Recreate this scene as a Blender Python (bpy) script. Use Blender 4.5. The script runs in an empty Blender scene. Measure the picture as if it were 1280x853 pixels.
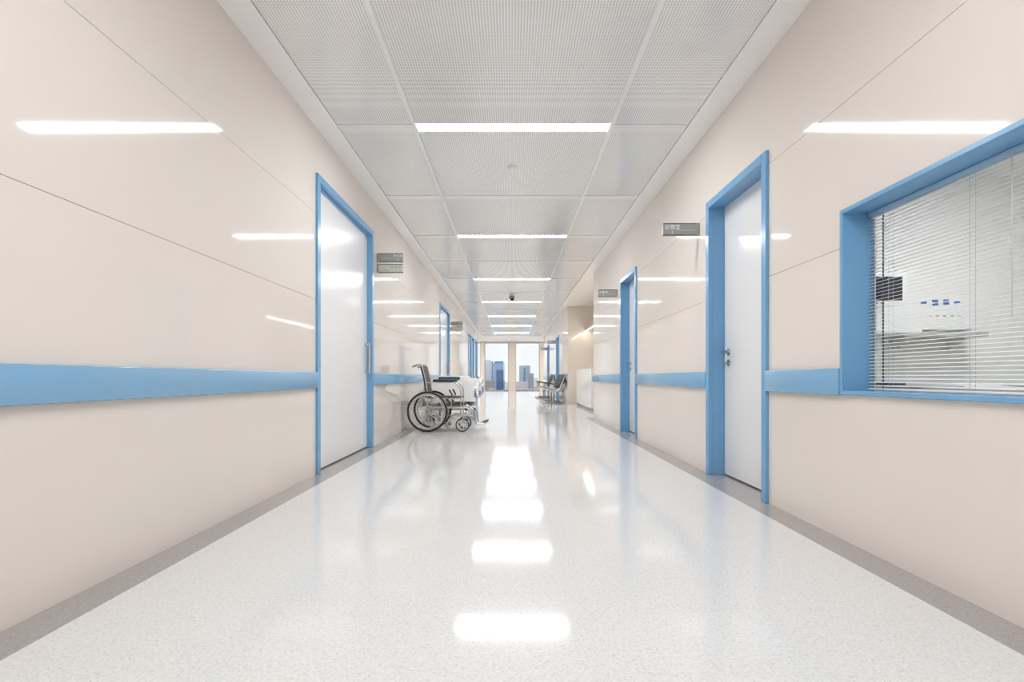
import bpy, bmesh, math, random
from mathutils import Vector, Matrix
random.seed(7)
S = bpy.context.scene
COL = S.collection
PI = math.pi

# ------------------------------------------------------------------ camera, sky, exposure
cam_data = bpy.data.cameras.new('camera')
cam = bpy.data.objects.new('camera', cam_data)
COL.objects.link(cam)
cam.location = (0, 0, 0.80)
cam.rotation_euler = (PI / 2, 0, 0)
cam_data.sensor_width = 36.0
cam_data.lens = 600 * 36 / 1280
cam_data.shift_x = 1.0 / 1280
cam_data.shift_y = 45.2 / 1280
cam_data.clip_start = 0.05
cam_data.clip_end = 6000
S.camera = cam

world = bpy.data.worlds.new('overcast_sky')
S.world = world
world.use_nodes = True
wnt = world.node_tree
wbg = wnt.nodes['Background']
wbg.inputs['Color'].default_value = (0.95, 0.97, 1.0, 1)
wbg.inputs['Strength'].default_value = 1.08

S.view_settings.view_transform = 'Standard'
S.view_settings.look = 'None'
S.view_settings.gamma = 1.0
S.view_settings.use_curve_mapping = False
S.view_settings.exposure = 0.0
S.cycles.max_bounces = 10
S.cycles.diffuse_bounces = 6
S.cycles.glossy_bounces = 5
S.cycles.transparent_max_bounces = 12
S.cycles.sample_clamp_indirect = 8.0
S.cycles.filter_width = 1.0
S.cycles.caustics_reflective = False
S.cycles.caustics_refractive = False

STRIP = 72.0          # radiance of the corridor's strip lamps
ROOM_LAMP = 33.0       # consulting-room ceiling lamp
LOBBY_LAMP = 75.0      # lamps of the end lobby
COUNTER_LAMP = 30.0   # linear lamp over the counter

# ------------------------------------------------------------------ dimensions (metres)
XL, XR = -1.60, 1.63           # wall faces
ZC = 2.85                      # ceiling
Y0, Y1 = -6.0, 23.8            # corridor ends
YW = 27.75                     # window wall
SOL, SOR = -1.42, 1.445        # soffit edges
CL, CR = -0.79, 0.82           # seams of the middle ceiling row
NY0, NY1, NX = 9.5, 13.87, 3.7  # reception niche
RX0, RX1, RY0, RY1 = 1.77, 6.4, -1.2, 4.9   # consulting room

# ------------------------------------------------------------------ materials
def mat(name, col, rough=0.5, metal=0.0, spec=0.5, coat=0.0, emit=None, estr=0.0):
    m = bpy.data.materials.new(name)
    m.use_nodes = True
    b = m.node_tree.nodes['Principled BSDF']
    b.inputs['Base Color'].default_value = (*col, 1)
    b.inputs['Roughness'].default_value = rough
    b.inputs['Metallic'].default_value = metal
    b.inputs['Specular IOR Level'].default_value = spec
    b.inputs['Coat Weight'].default_value = coat
    b.inputs['Coat Roughness'].default_value = 0.04
    if emit:
        b.inputs['Emission Color'].default_value = (*emit, 1)
        b.inputs['Emission Strength'].default_value = estr
    return m

def nd(nt, t, **kw):
    n = nt.nodes.new(t)
    for k, v in kw.items():
        setattr(n, k, v)
    return n

def mathn(nt, op, a, b=None, c=None):
    n = nt.nodes.new('ShaderNodeMath'); n.operation = op
    for i, v in enumerate((a, b, c)):
        if v is None: continue
        if isinstance(v, (int, float)): n.inputs[i].default_value = v
        else: nt.links.new(v, n.inputs[i])
    return n.outputs[0]

def speckle(m, c0, c1, c2, scale):
    """terrazzo / vinyl chips: light ground, darker and paler specks"""
    nt = m.node_tree; b = nt.nodes['Principled BSDF']
    tc = nd(nt, 'ShaderNodeTexCoord')
    v = nd(nt, 'ShaderNodeTexVoronoi'); v.inputs['Scale'].default_value = scale
    nt.links.new(tc.outputs['Object'], v.inputs['Vector'])
    sep = nd(nt, 'ShaderNodeSeparateColor'); nt.links.new(v.outputs['Color'], sep.inputs[0])
    r = nd(nt, 'ShaderNodeValToRGB'); e = r.color_ramp.elements
    e[0].position = 0.0; e[0].color = (*c1, 1)
    e[1].position = 0.10; e[1].color = (*c0, 1)
    k = e.new(0.85); k.color = (*c0, 1)
    k = e.new(1.0); k.color = (*c2, 1)
    nt.links.new(sep.outputs[0], r.inputs[0])
    n = nd(nt, 'ShaderNodeTexNoise'); n.inputs['Scale'].default_value = scale * 0.45
    n.inputs['Detail'].default_value = 3
    nt.links.new(tc.outputs['Object'], n.inputs['Vector'])
    mx = nd(nt, 'ShaderNodeMix', data_type='RGBA', blend_type='MULTIPLY')
    mx.inputs[0].default_value = 0.35
    nt.links.new(r.outputs[0], mx.inputs[6])
    r2 = nd(nt, 'ShaderNodeValToRGB')
    r2.color_ramp.elements[0].position = 0.35; r2.color_ramp.elements[0].color = (0.72, 0.72, 0.72, 1)
    r2.color_ramp.elements[1].position = 0.6; r2.color_ramp.elements[1].color = (1, 1, 1, 1)
    nt.links.new(n.outputs[0], r2.inputs[0])
    nt.links.new(r2.outputs[0], mx.inputs[7])
    nt.links.new(mx.outputs[2], b.inputs['Base Color'])

M = {}
M['panel'] = mat('beige_glossy_panel', (0.735, 0.672, 0.612), 0.05, coat=0.0, spec=0.55)
M['backing'] = mat('panel_joint', (0.50, 0.45, 0.40), 0.7)
M['white_wall'] = mat('white_wall_paint', (0.80, 0.79, 0.77), 0.5)
M['soffit'] = mat('soffit_paint', (0.92, 0.91, 0.90), 0.25, spec=0.8)
M['metal_strip'] = mat('ceiling_strip_metal', (0.80, 0.79, 0.775), 0.25)
M['seam'] = mat('ceiling_seam_metal', (0.86, 0.855, 0.84), 0.25)
M['floor'] = mat('terrazzo', (0.7, 0.68, 0.66), 0.085, spec=0.46)
speckle(M['floor'], (0.70, 0.69, 0.675), (0.565, 0.555, 0.54), (0.75, 0.74, 0.725), 210)
M['border'] = mat('grey_floor_border', (0.33, 0.31, 0.29), 0.14, spec=0.55)
speckle(M['border'], (0.36, 0.335, 0.32), (0.29, 0.27, 0.26), (0.41, 0.39, 0.375), 210)
M['blue'] = mat('blue_paint', (0.165, 0.37, 0.60), 0.22, spec=0.5)
M['rail_blue'] = mat('blue_rail_vinyl', (0.20, 0.40, 0.60), 0.2, spec=0.5)
M['door'] = mat('white_door_laminate', (0.75, 0.75, 0.75), 0.19, spec=0.5)
M['white'] = mat('white_plastic', (0.80, 0.80, 0.79), 0.3)
M['steel'] = mat('brushed_steel', (0.62, 0.62, 0.62), 0.22, 1.0)
M['chrome'] = mat('light_tube_metal', (0.60, 0.585, 0.565), 0.30, 1.0)
M['alloy'] = mat('silver_paint', (0.60, 0.585, 0.565), 0.35, 0.35)
M['rubber'] = mat('black_rubber', (0.03, 0.028, 0.026), 0.55)
M['black'] = mat('black_vinyl', (0.035, 0.033, 0.032), 0.4)
M['fabric'] = mat('grey_black_fabric', (0.10, 0.09, 0.08), 0.75)
M['grey_sign'] = mat('sign_grey', (0.36, 0.355, 0.345), 0.35)
M['sign_edge'] = mat('sign_edge_aluminium', (0.17, 0.15, 0.135), 0.4, 0.3)
M['sign_pale'] = mat('sign_pale_panel', (0.62, 0.60, 0.54), 0.35)
M['letter'] = mat('white_lettering', (0.9, 0.9, 0.9), 0.5)
M['letter_dim'] = mat('pale_lettering', (0.62, 0.62, 0.61), 0.5)
M['green'] = mat('lit_green_lettering', (0.05, 0.35, 0.06), 0.4, emit=(0.05, 0.5, 0.06), estr=0.5)
M['dark_green'] = mat('dark_green_lettering', (0.10, 0.17, 0.05), 0.5)
M['lamp'] = mat('strip_lamp_diffuser', (1, 1, 1), 0.5, emit=(0.94, 0.965, 1.0), estr=STRIP)
M['lobby_lamp'] = mat('lobby_lamp_diffuser', (1, 1, 1), 0.5, emit=(0.95, 0.97, 1.0), estr=LOBBY_LAMP)
M['room_lamp'] = mat('room_lamp_diffuser', (1, 1, 1), 0.5, emit=(0.97, 0.98, 1.0), estr=ROOM_LAMP)
M['counter_lamp'] = mat('counter_lamp_diffuser', (1, 1, 1), 0.5, emit=(1.0, 0.93, 0.80), estr=COUNTER_LAMP)
M['counter'] = mat('white_counter_laminate', (0.82, 0.81, 0.79), 0.2)
M['kick'] = mat('grey_kickplate', (0.38, 0.37, 0.36), 0.35)
M['slat'] = mat('white_blind_slat', (0.82, 0.82, 0.81), 0.35)
M['pale_blue'] = mat('pale_blue_rail', (0.36, 0.52, 0.66), 0.35)
M['cord'] = mat('blind_cord', (0.55, 0.55, 0.55), 0.7)
M['gasket'] = mat('dark_gasket', (0.10, 0.11, 0.14), 0.5)
M['sheet'] = mat('white_bed_sheet', (0.80, 0.79, 0.77), 0.8)
M['navy'] = mat('navy_plastic', (0.025, 0.075, 0.135), 0.3)
M['bright_blue'] = mat('royal_blue_plastic', (0.03, 0.13, 0.50), 0.35)
M['screen'] = mat('dark_screen', (0.012, 0.012, 0.014), 0.12)
M['orange'] = mat('orange_plastic', (0.7, 0.25, 0.05), 0.4)
M['tray'] = mat('grey_tray', (0.45, 0.45, 0.44), 0.4)
M['dome'] = mat('grey_dome_plastic', (0.30, 0.29, 0.28), 0.3)
M['mid_grey'] = mat('mid_grey_metal', (0.34, 0.33, 0.32), 0.4, 0.3)
M['niche_panel'] = mat('beige_niche_panel', (0.66, 0.585, 0.51), 0.08)
M['column'] = mat('beige_column', (0.66, 0.585, 0.51), 0.3)

def ceiling_mesh_material():
    m = mat('perforated_ceiling_metal', (0.62, 0.61, 0.595), 0.14, spec=1.0)
    nt = m.node_tree; b = nt.nodes['Principled BSDF']
    tc = nd(nt, 'ShaderNodeTexCoord'); sp = nd(nt, 'ShaderNodeSeparateXYZ')
    nt.links.new(tc.outputs['Object'], sp.inputs[0])
    X, Y = sp.outputs[0], sp.outputs[1]
    py = 0.0115; px = 0.0175
    row = mathn(nt, 'FLOOR', mathn(nt, 'DIVIDE', Y, py))
    par = mathn(nt, 'MODULO', mathn(nt, 'ABSOLUTE', row), 2.0)
    fx = mathn(nt, 'FRACT', mathn(nt, 'ADD', mathn(nt, 'DIVIDE', X, px), mathn(nt, 'MULTIPLY', par, 0.0)))
    fy = mathn(nt, 'FRACT', mathn(nt, 'DIVIDE', Y, py))
    hx = mathn(nt, 'LESS_THAN', mathn(nt, 'ABSOLUTE', mathn(nt, 'SUBTRACT', fx, 0.5)), 0.31)
    hy = mathn(nt, 'LESS_THAN', mathn(nt, 'ABSOLUTE', mathn(nt, 'SUBTRACT', fy, 0.5)), 0.30)
    hole = mathn(nt, 'MULTIPLY', hx, hy)
    mx = nd(nt, 'ShaderNodeMix', data_type='RGBA')
    nt.links.new(hole, mx.inputs[0])
    mx.inputs[6].default_value = (0.92, 0.91, 0.895, 1)
    mx.inputs[7].default_value = (0.52, 0.51, 0.495, 1)
    nt.links.new(mx.outputs[2], b.inputs['Base Color'])
    return m
M['ceil'] = ceiling_mesh_material()

def glass_material():
    m = bpy.data.materials.new('window_glass'); m.use_nodes = True
    nt = m.node_tree; nt.nodes.clear()
    out = nd(nt, 'ShaderNodeOutputMaterial'); mx = nd(nt, 'ShaderNodeMixShader')
    lw = nd(nt, 'ShaderNodeLayerWeight')          # Schlick reflectance, the same from both sides of the pane
    fr = mathn(nt, 'MULTIPLY_ADD', mathn(nt, 'POWER', lw.outputs['Facing'], 5.0), 0.94, 0.045)
    tr = nd(nt, 'ShaderNodeBsdfTransparent'); tr.inputs[0].default_value = (0.97, 0.98, 0.98, 1)
    gl = nd(nt, 'ShaderNodeBsdfGlossy'); gl.inputs['Roughness'].default_value = 0.01
    nt.links.new(fr, mx.inputs[0]); nt.links.new(tr.outputs[0], mx.inputs[1])
    nt.links.new(gl.outputs[0], mx.inputs[2]); nt.links.new(mx.outputs[0], out.inputs[0])
    return m
M['glass'] = glass_material()

def facade(name, c_glass, c_line, sx, sz, rough=0.45):
    """far tower: storey bands and mullions too small to build"""
    c_glass = tuple(min(0.9, c * 1.0) for c in c_glass); c_line = tuple(min(0.9, c * 1.0) for c in c_line)
    m = mat(name, c_glass, rough)
    nt = m.node_tree; b = nt.nodes['Principled BSDF']
    tc = nd(nt, 'ShaderNodeTexCoord'); sp = nd(nt, 'ShaderNodeSeparateXYZ')
    nt.links.new(tc.outputs['Object'], sp.inputs[0])
    fz = mathn(nt, 'LESS_THAN', mathn(nt, 'FRACT', mathn(nt, 'DIVIDE', sp.outputs[2], sz)), 0.28)
    fx = mathn(nt, 'LESS_THAN', mathn(nt, 'FRACT', mathn(nt, 'DIVIDE', mathn(nt, 'ADD', sp.outputs[0], sp.outputs[1]), sx)), 0.22)
    k = mathn(nt, 'MAXIMUM', fz, fx)
    n = nd(nt, 'ShaderNodeTexNoise'); n.inputs['Scale'].default_value = 0.12
    nt.links.new(tc.outputs['Object'], n.inputs['Vector'])
    mx0 = nd(nt, 'ShaderNodeMix', data_type='RGBA'); nt.links.new(n.outputs[0], mx0.inputs[0])
    mx0.inputs[6].default_value = (*[c * 0.7 for c in c_glass], 1)
    mx0.inputs[7].default_value = (*[min(1, c * 1.35) for c in c_glass], 1)
    mx = nd(nt, 'ShaderNodeMix', data_type='RGBA'); nt.links.new(k, mx.inputs[0])
    nt.links.new(mx0.outputs[2], mx.inputs[6]); mx.inputs[7].default_value = (*c_line, 1)
    nt.links.new(mx.outputs[2], b.inputs['Base Color'])
    return m
M['f_blue'] = facade('tower_blue_glass', (0.20, 0.42, 0.74), (0.36, 0.54, 0.78), 3, 4)
M['f_navy'] = facade('tower_navy_glass', (0.065, 0.14, 0.29), (0.12, 0.21, 0.38), 3, 4)
M['f_pale'] = facade('tower_pale_glass', (0.80, 0.85, 0.92), (0.90, 0.92, 0.94), 4, 4)
M['f_teal'] = facade('tower_teal_glass', (0.36, 0.52, 0.64), (0.50, 0.63, 0.72), 3, 4)
M['f_slate'] = facade('tower_slate_glass', (0.16, 0.27, 0.40), (0.26, 0.38, 0.50), 3, 4)
M['f_mauve'] = facade('tower_mauve_stone', (0.36, 0.32, 0.42), (0.48, 0.44, 0.52), 4, 4)
M['f_grey'] = facade('tower_grey_stone', (0.42, 0.42, 0.46), (0.55, 0.56, 0.6), 4, 4)
M['f_lilac'] = facade('podium_lilac', (0.58, 0.54, 0.62), (0.66, 0.63, 0.70), 5, 5)
M['f_beige'] = facade('block_beige', (0.34, 0.31, 0.29), (0.42, 0.39, 0.37), 6, 6)
M['roof_white'] = mat('white_roof', (0.75, 0.75, 0.75), 0.6)
M['ground'] = mat('city_ground', (0.60, 0.595, 0.59), 0.9)  # colour paled for distance haze and to bounce light up to the ceiling

# ------------------------------------------------------------------ mesh helpers
class MB:
    def __init__(self): self.bm = bmesh.new()
    def box(self, x0, x1, y0, y1, z0, z1, bev=0.0, seg=1):
        bm = self.bm
        vs = [bm.verts.new((x, y, z)) for x in (x0, x1) for y in (y0, y1) for z in (z0, z1)]
        f = [(0, 1, 3, 2), (4, 6, 7, 5), (0, 4, 5, 1), (2, 3, 7, 6), (0, 2, 6, 4), (1, 5, 7, 3)]
        fs = [bm.faces.new([vs[i] for i in q]) for q in f]
        if bev:
            es = list({e for q in fs for e in q.edges})
            bmesh.ops.bevel(bm, geom=es, offset=bev, segments=seg, profile=0.5, affect='EDGES')
        return self
    def quad(self, *pts):
        self.bm.faces.new([self.bm.verts.new(p) for p in pts]); return self
    def tube(self, pts, r, seg=8, cap=True):
        bm = self.bm; pts = [Vector(p) for p in pts]; n = len(pts)
        rs = r if isinstance(r, (list, tuple)) else [r] * n
        t0 = (pts[1] - pts[0]).normalized()
        up = Vector((0, 0, 1)) if abs(t0.z) < 0.9 else Vector((1, 0, 0))
        u = t0.cross(up).normalized(); rings = []
        for i, p in enumerate(pts):
            if i == 0: t = t0
            elif i == n - 1: t = (pts[-1] - pts[-2]).normalized()
            else: t = ((pts[i + 1] - p).normalized() + (p - pts[i - 1]).normalized()).normalized()
            u = (u - t * u.dot(t)).normalized(); v = t.cross(u)
            rings.append([bm.verts.new(p + (u * math.cos(a) + v * math.sin(a)) * rs[i])
                          for a in (2 * PI * k / seg for k in range(seg))])
        for a, b in zip(rings, rings[1:]):
            for k in range(seg):
                bm.faces.new((a[k], a[(k + 1) % seg], b[(k + 1) % seg], b[k]))
        if cap:
            bm.faces.new(rings[0][::-1]); bm.faces.new(rings[-1])
        return self
    def ring(self, c, R, r, axis='Y', seg=40, sub=8, rz=None):
        bm = self.bm; c = Vector(c); rz = rz or r; rows = []
        for i in range(seg):
            a = 2 * PI * i / seg
            d = {'Y': Vector((math.cos(a), 0, math.sin(a))), 'Z': Vector((math.cos(a), math.sin(a), 0)),
                 'X': Vector((0, math.cos(a), math.sin(a)))}[axis]
            w = {'Y': Vector((0, 1, 0)), 'Z': Vector((0, 0, 1)), 'X': Vector((1, 0, 0))}[axis]
            rows.append([bm.verts.new(c + d * (R + r * math.cos(b)) + w * (rz * math.sin(b)))
                         for b in (2 * PI * k / sub for k in range(sub))])
        for i in range(seg):
            a, b = rows[i], rows[(i + 1) % seg]
            for k in range(sub):
                bm.faces.new((a[k], a[(k + 1) % sub], b[(k + 1) % sub], b[k]))
        return self
    def lathe(self, c, prof, seg=24):
        """profile (radius, z) turned about the vertical through c"""
        bm = self.bm; c = Vector(c); rows = []
        for r, z in prof:
            rows.append([bm.verts.new(c + Vector((r * math.cos(2 * PI * k / seg), r * math.sin(2 * PI * k / seg), z))) for k in range(seg)])
        for a, b in zip(rows, rows[1:]):
            for k in range(seg):
                bm.faces.new((a[k], a[(k + 1) % seg], b[(k + 1) % seg], b[k]))
        bm.faces.new(rows[0][::-1]); bm.faces.new(rows[-1])
        return self
    def prism(self, prof, axis, a, b, bev=0.0, seg=2):
        """closed outline extruded along an axis; outline coords are the two other axes in order"""
        bm = self.bm
        def P(u, v, w):
            return {'X': (w, u, v), 'Y': (u, w, v), 'Z': (u, v, w)}[axis]
        A = [bm.verts.new(P(u, v, a)) for u, v in prof]; B = [bm.verts.new(P(u, v, b)) for u, v in prof]
        fs = [bm.faces.new(A), bm.faces.new(B[::-1])]
        n = len(prof)
        for k in range(n):
            fs.append(bm.faces.new((A[k], B[k], B[(k + 1) % n], A[(k + 1) % n])))
        if bev:
            es = list({e for f in fs[:2] for e in f.edges})
            bmesh.ops.bevel(bm, geom=es, offset=bev, segments=seg, profile=0.5, affect='EDGES')
        return self
    def build(self, name, m, parent=None, origin=None, smooth=False, kind=None):
        bm = self.bm
        bmesh.ops.recalc_face_normals(bm, faces=bm.faces[:])
        if origin is None and parent is not None:
            origin = world_of(parent)
        o3 = Vector(origin or (0, 0, 0))
        if o3.length: bmesh.ops.translate(bm, verts=bm.verts[:], vec=-o3)
        me = bpy.data.meshes.new(name); bm.to_mesh(me); bm.free()
        if smooth:
            for p in me.polygons: p.use_smooth = True
            try: me.set_sharp_from_angle(angle=math.radians(38))
            except Exception: pass
        me.materials.append(M[m] if isinstance(m, str) else m)
        o = bpy.data.objects.new(name, me); COL.objects.link(o)
        if parent is not None:
            o.parent = parent; o.location = o3 - world_of(parent)
        else: o.location = o3
        if kind: o['kind'] = kind
        return o

def world_of(o):
    v = Vector((0, 0, 0))
    while o is not None:
        v = v + o.location; o = o.parent
    return v

def tag(o, label, cat, group=None):
    o['label'] = label; o['category'] = cat
    if group: o['group'] = group
    return o

def thing(name, loc, label, cat, group=None):
    o = bpy.data.objects.new(name, None); o.empty_display_size = 0.1
    COL.objects.link(o); o.location = loc
    return tag(o, label, cat, group)

def struct(name, loc=(0, 0, 0), label=None):
    o = bpy.data.objects.new(name, None); o.empty_display_size = 0.1
    COL.objects.link(o); o.location = loc; o['kind'] = 'structure'
    if label: o['label'] = label
    return o

def copy_tree(o, loc, parent=None):
    c = o.copy(); COL.objects.link(c); c.parent = parent
    if loc is not None: c.location = loc
    for ch in list(o.children): copy_tree(ch, None, c)
    return c

def lettering(name, txt, size, origin, facing, m, parent, align='LEFT'):
    """flat letters of the built-in font turned into a mesh; facing 'near' = readable from -Y"""
    cu = bpy.data.curves.new('letters', 'FONT'); cu.body = txt; cu.size = size
    cu.align_x = align; cu.extrude = 0.0006; cu.resolution_u = 3
    t = bpy.data.objects.new('letters', cu); COL.objects.link(t)
    dg = bpy.context.evaluated_depsgraph_get()
    me = bpy.data.meshes.new_from_object(t.evaluated_get(dg))
    bpy.data.objects.remove(t); bpy.data.curves.remove(cu)
    me.materials.clear(); me.materials.append(M[m])
    o = bpy.data.objects.new(name, me); COL.objects.link(o)
    o.parent = parent; o.location = Vector(origin) - world_of(parent)
    o.rotation_euler = (PI / 2, 0, 0)
    return o

# ------------------------------------------------------------------ floor
def flat(name, rects, m, z=0.0, t=0.12):
    b = MB()
    for x0, x1, y0, y1 in rects: b.box(x0, x1, y0, y1, z - t, z)
    o = b.build(name, m); o['kind'] = 'structure'; return o
BL, BR = -1.44, 1.472
floor = flat('floor', [(BL, BR, Y0, Y1 - 1.2), (BR, NX, NY0, NY1), (-6, 6, Y1 - 1.2, YW + 0.3), (BR, 1.70, NY1, Y1 - 1.2)], 'floor')
flat('floor_consulting_room', [(1.80, RX1, RY0, RY1)], 'floor')
t = flat('trim_1', [(-1.74, BL, Y0, Y1 - 1.2)], 'border'); t['label'] = 'grey floor border along the left wall'
t = flat('trim_2', [(BR, 1.80, Y0, NY0)], 'border'); t['label'] = 'grey floor border along the right wall'
t = flat('floor_niche_strip', [(NX, NX + 0.1, NY0, NY1)], 'border')

# ------------------------------------------------------------------ corridor walls: backing + panels + doors + rails
BANDS = [(0.0, 0.72), (0.72, 1.437), (1.437, 2.147), (2.147, ZC)]
DL = [(3.926, 5.521), (10.73, 12.42), (17.95, 19.16), (19.55, 20.62), (21.50, 22.60)]   # left doors, outer frame
DLZ = 2.475
DR = [(3.037, 3.975), (6.22, 7.125), (16.36, 17.29), (20.62, 21.55)]                     # right doors
DRZ = 2.238
WIN = (0.50, 2.355, 0.715, 1.615)                                                        # consulting window outer frame

def panels(parent, side, ya, yb, openings):
    """one long panel per band, notched or split round the openings (y0, y1, z0, z1)"""
    X = XL if side < 0 else XR
    xa, xb = (X - 0.012, X) if side < 0 else (X, X + 0.012)
    for a, b in BANDS:
        za, zb = a + (0.0012 if a > 0 else 0), b - (0.0012 if b < ZC else 0)
        spans = [[ya, yb, []]]
        for o in sorted(openings):
            if o[2] >= zb or o[3] <= za: continue
            if o[2] <= za and o[3] >= zb:
                last = spans.pop()
                spans += [[last[0], o[0], last[2]], [o[1], last[1], []]]
            else: spans[-1][2].append(o)
        for y0, y1, cuts in spans:
            low = [c for c in cuts if c[2] <= za]; top = [c for c in cuts if c[2] > za]
            pts = [(y0, za)]
            for c in low: pts += [(c[0], za), (c[0], c[3]), (c[1], c[3]), (c[1], za)]
            pts += [(y1, za), (y1, zb)]
            for c in reversed(top): pts += [(c[1], zb), (c[1], c[2]), (c[0], c[2]), (c[0], zb)]
            pts.append((y0, zb))
            m = MB(); m.prism(pts, 'X', xa, xb)
            m.build('wall_panel', 'panel', parent, origin=((xa + xb) / 2, (y0 + y1) / 2, a))

# left wall
b = MB()
ys = [Y0]
for d in DL: ys += [d[0] + 0.03, d[1] - 0.03]
ys.append(Y1)
for k in range(0, len(ys), 2): b.box(-1.74, XL - 0.007, ys[k], ys[k + 1], 0, ZC + 0.05)
for d in DL:
    b.box(-1.74, XL - 0.007, d[0] + 0.03, d[1] - 0.03, DLZ - 0.03, ZC + 0.05)
    b.box(-1.76, -1.70, d[0] + 0.0, d[1] - 0.0, 0, DLZ)
wall_left = b.build('wall_left', 'backing'); wall_left['kind'] = 'structure'
panels(wall_left, -1, Y0, Y1, [(d[0], d[1], -1, DLZ) for d in DL])

# right wall, near stretch with the consulting window, far stretch after the niche
def right_wall(name, ya, yb, doors, win=None):
    b = MB(); ops = sorted(doors + ([win] if win else []))
    ys = [ya]
    for d in ops: ys += [d[0] + 0.012, d[1] - 0.012]
    ys.append(yb)
    ys[0] += 0.13 if ya > 0 else 0; ys[-1] -= 0.125 if yb == NY0 else 0
    for k in range(0, len(ys), 2): b.box(XR + 0.007, 1.768, ys[k], ys[k + 1], 0, ZC + 0.05)
    for d in doors:
        b.box(XR + 0.007, 1.768, d[0] + 0.02, d[1] - 0.02, DRZ - 0.02, ZC + 0.05)
        b.box(1.79, 1.84, d[0], d[1], 0, DRZ)
    if win:
        b.box(XR + 0.007, 1.768, win[0] + 0.02, win[1] - 0.02, 0, win[2] + 0.01)
        b.box(XR + 0.007, 1.768, win[0] + 0.02, win[1] - 0.02, win[3] - 0.01, ZC + 0.05)
    w = b.build(name, 'backing'); w['kind'] = 'structure'
    panels(w, 1, ya, yb, [(d[0], d[1], -1, DRZ) for d in doors] + ([win] if win else []))
    return w
wall_right = right_wall('wall_right', Y0, NY0, DR[:2], WIN)
wall_right_far = right_wall('wall_right_far', NY1 + 0.021, Y1, DR[2:])

# niche: near return, back wall, and the beige end wall that faces the camera
b = MB(); b.box(1.65, NX, NY0 - 0.12, NY0, 0, ZC + 0.05)
w = b.build('wall_niche_near', 'column'); w['kind'] = 'structure'
b = MB(); b.box(NX, NX + 0.1, NY0 - 0.1, NY1 + 0.1, 0, ZC + 0.05)
w = b.build('wall_niche_back', 'column'); w['kind'] = 'structure'
b = MB(); b.box(1.643, NX, NY1 + 0.012, NY1 + 0.15, 0, ZC + 0.05)
wall_niche = b.build('wall_niche_far', 'backing'); wall_niche['kind'] = 'structure'
for a, c in BANDS:
    m = MB(); m.box(XR, NX, NY1, NY1 + 0.02, a + 0.0012, c - 0.0012)
    m.build('wall_panel', 'niche_panel', wall_niche, origin=(XR, NY1, a))
b = MB(); b.box(1.642, 1.66, NY0 - 0.118, NY0, 0, ZC + 0.04); b.build('corner_panel', 'panel', wall_right)

# end behind the camera
b = MB(); b.box(-1.8, 1.9, Y0 - 0.1, Y0, 0, ZC + 0.05)
w = b.build('wall_near', 'white_wall'); w['kind'] = 'structure'

# guard rails
def rail(n, side, y0, y1, label):
    m = MB()
    if side < 0: m.box(XL, XL + 0.028, y0, y1, 0.709, 0.843, 0.006, 2)
    else: m.box(XR - 0.028, XR, y0, y1, 0.711, 0.843, 0.006, 2)
    o = m.build('trim_%d' % n, 'rail_blue', origin=(XL if side < 0 else XR, (y0 + y1) / 2, 0.71), smooth=True)
    o['kind'] = 'structure'; o['label'] = label
n = 3
e = [Y0] + [v for d in DL for v in d] + [Y1]
names = ['blue guard rail on the left wall nearest the camera', 'blue guard rail on the left wall behind the wheelchair',
         'blue guard rail on the left wall beyond the second left door', 'short blue guard rail between far left doors',
         'short blue guard rail before the last left door', 'blue guard rail at the far end of the left wall']
for k in range(0, len(e), 2): rail(n, -1, e[k], e[k + 1], names[k // 2]); n += 1
for y0, y1, lb in ((Y0, WIN[0], 'blue guard rail on the right wall behind the camera'),
                   (WIN[1], DR[0][0], 'blue guard rail between the blinds window and the near right door'),
                   (DR[0][1], DR[1][0], 'blue guard rail between the two right doors'),
                   (DR[1][1], NY0, 'blue guard rail on the right wall before the niche'),
                   (NY1 + 0.021, DR[2][0], 'blue guard rail behind the nearer bench'),
                   (DR[2][1], DR[3][0], 'blue guard rail behind the farther bench'),
                   (DR[3][1], Y1, 'blue guard rail at the far end of the right wall')):
    rail(n, 1, y0, y1, lb); n += 1

# ------------------------------------------------------------------ doors
def left_door(k, d, label, handle=True):
    y0, y1 = d; r = struct('door_%d' % k, (XL, (y0 + y1) / 2, 0), label)
    f = 0.058; Xf = XL + 0.02
    m = MB()
    m.box(-1.665, Xf, y0, y0 + f, 0.001, DLZ, 0.002); m.box(-1.665, Xf, y1 - f, y1, 0.001, DLZ, 0.002)
    m.box(-1.665, Xf, y0 + f, y1 - f, DLZ - f, DLZ, 0.002)
    m.box(-1.665, -1.625, y0 + f, y1 - f, DLZ - f - 0.018, DLZ - f)
    m.build('door_frame', 'blue', r)
    m = MB(); m.box(-1.685, -1.642, y0 + f - 0.01, y1 - f + 0.01, 0.012, DLZ - f - 0.003)
    leaf = m.build('door_leaf', 'door', r)
    m = MB(); yh = y1 - f - 0.07; xh = -1.642
    m.tube([(xh + 0.05, yh, 0.84), (xh + 0.05, yh, 1.19)], 0.011, 10)
    for z in (0.865, 1.165):
        m.tube([(xh, yh, z), (xh + 0.05, yh, z)], 0.009, 8); m.tube([(xh, yh, z), (xh + 0.005, yh, z)], 0.018, 12)
    h = m.build('pull_handle', 'steel', leaf, smooth=True); h['label'] = 'vertical steel pull handle'

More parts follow.
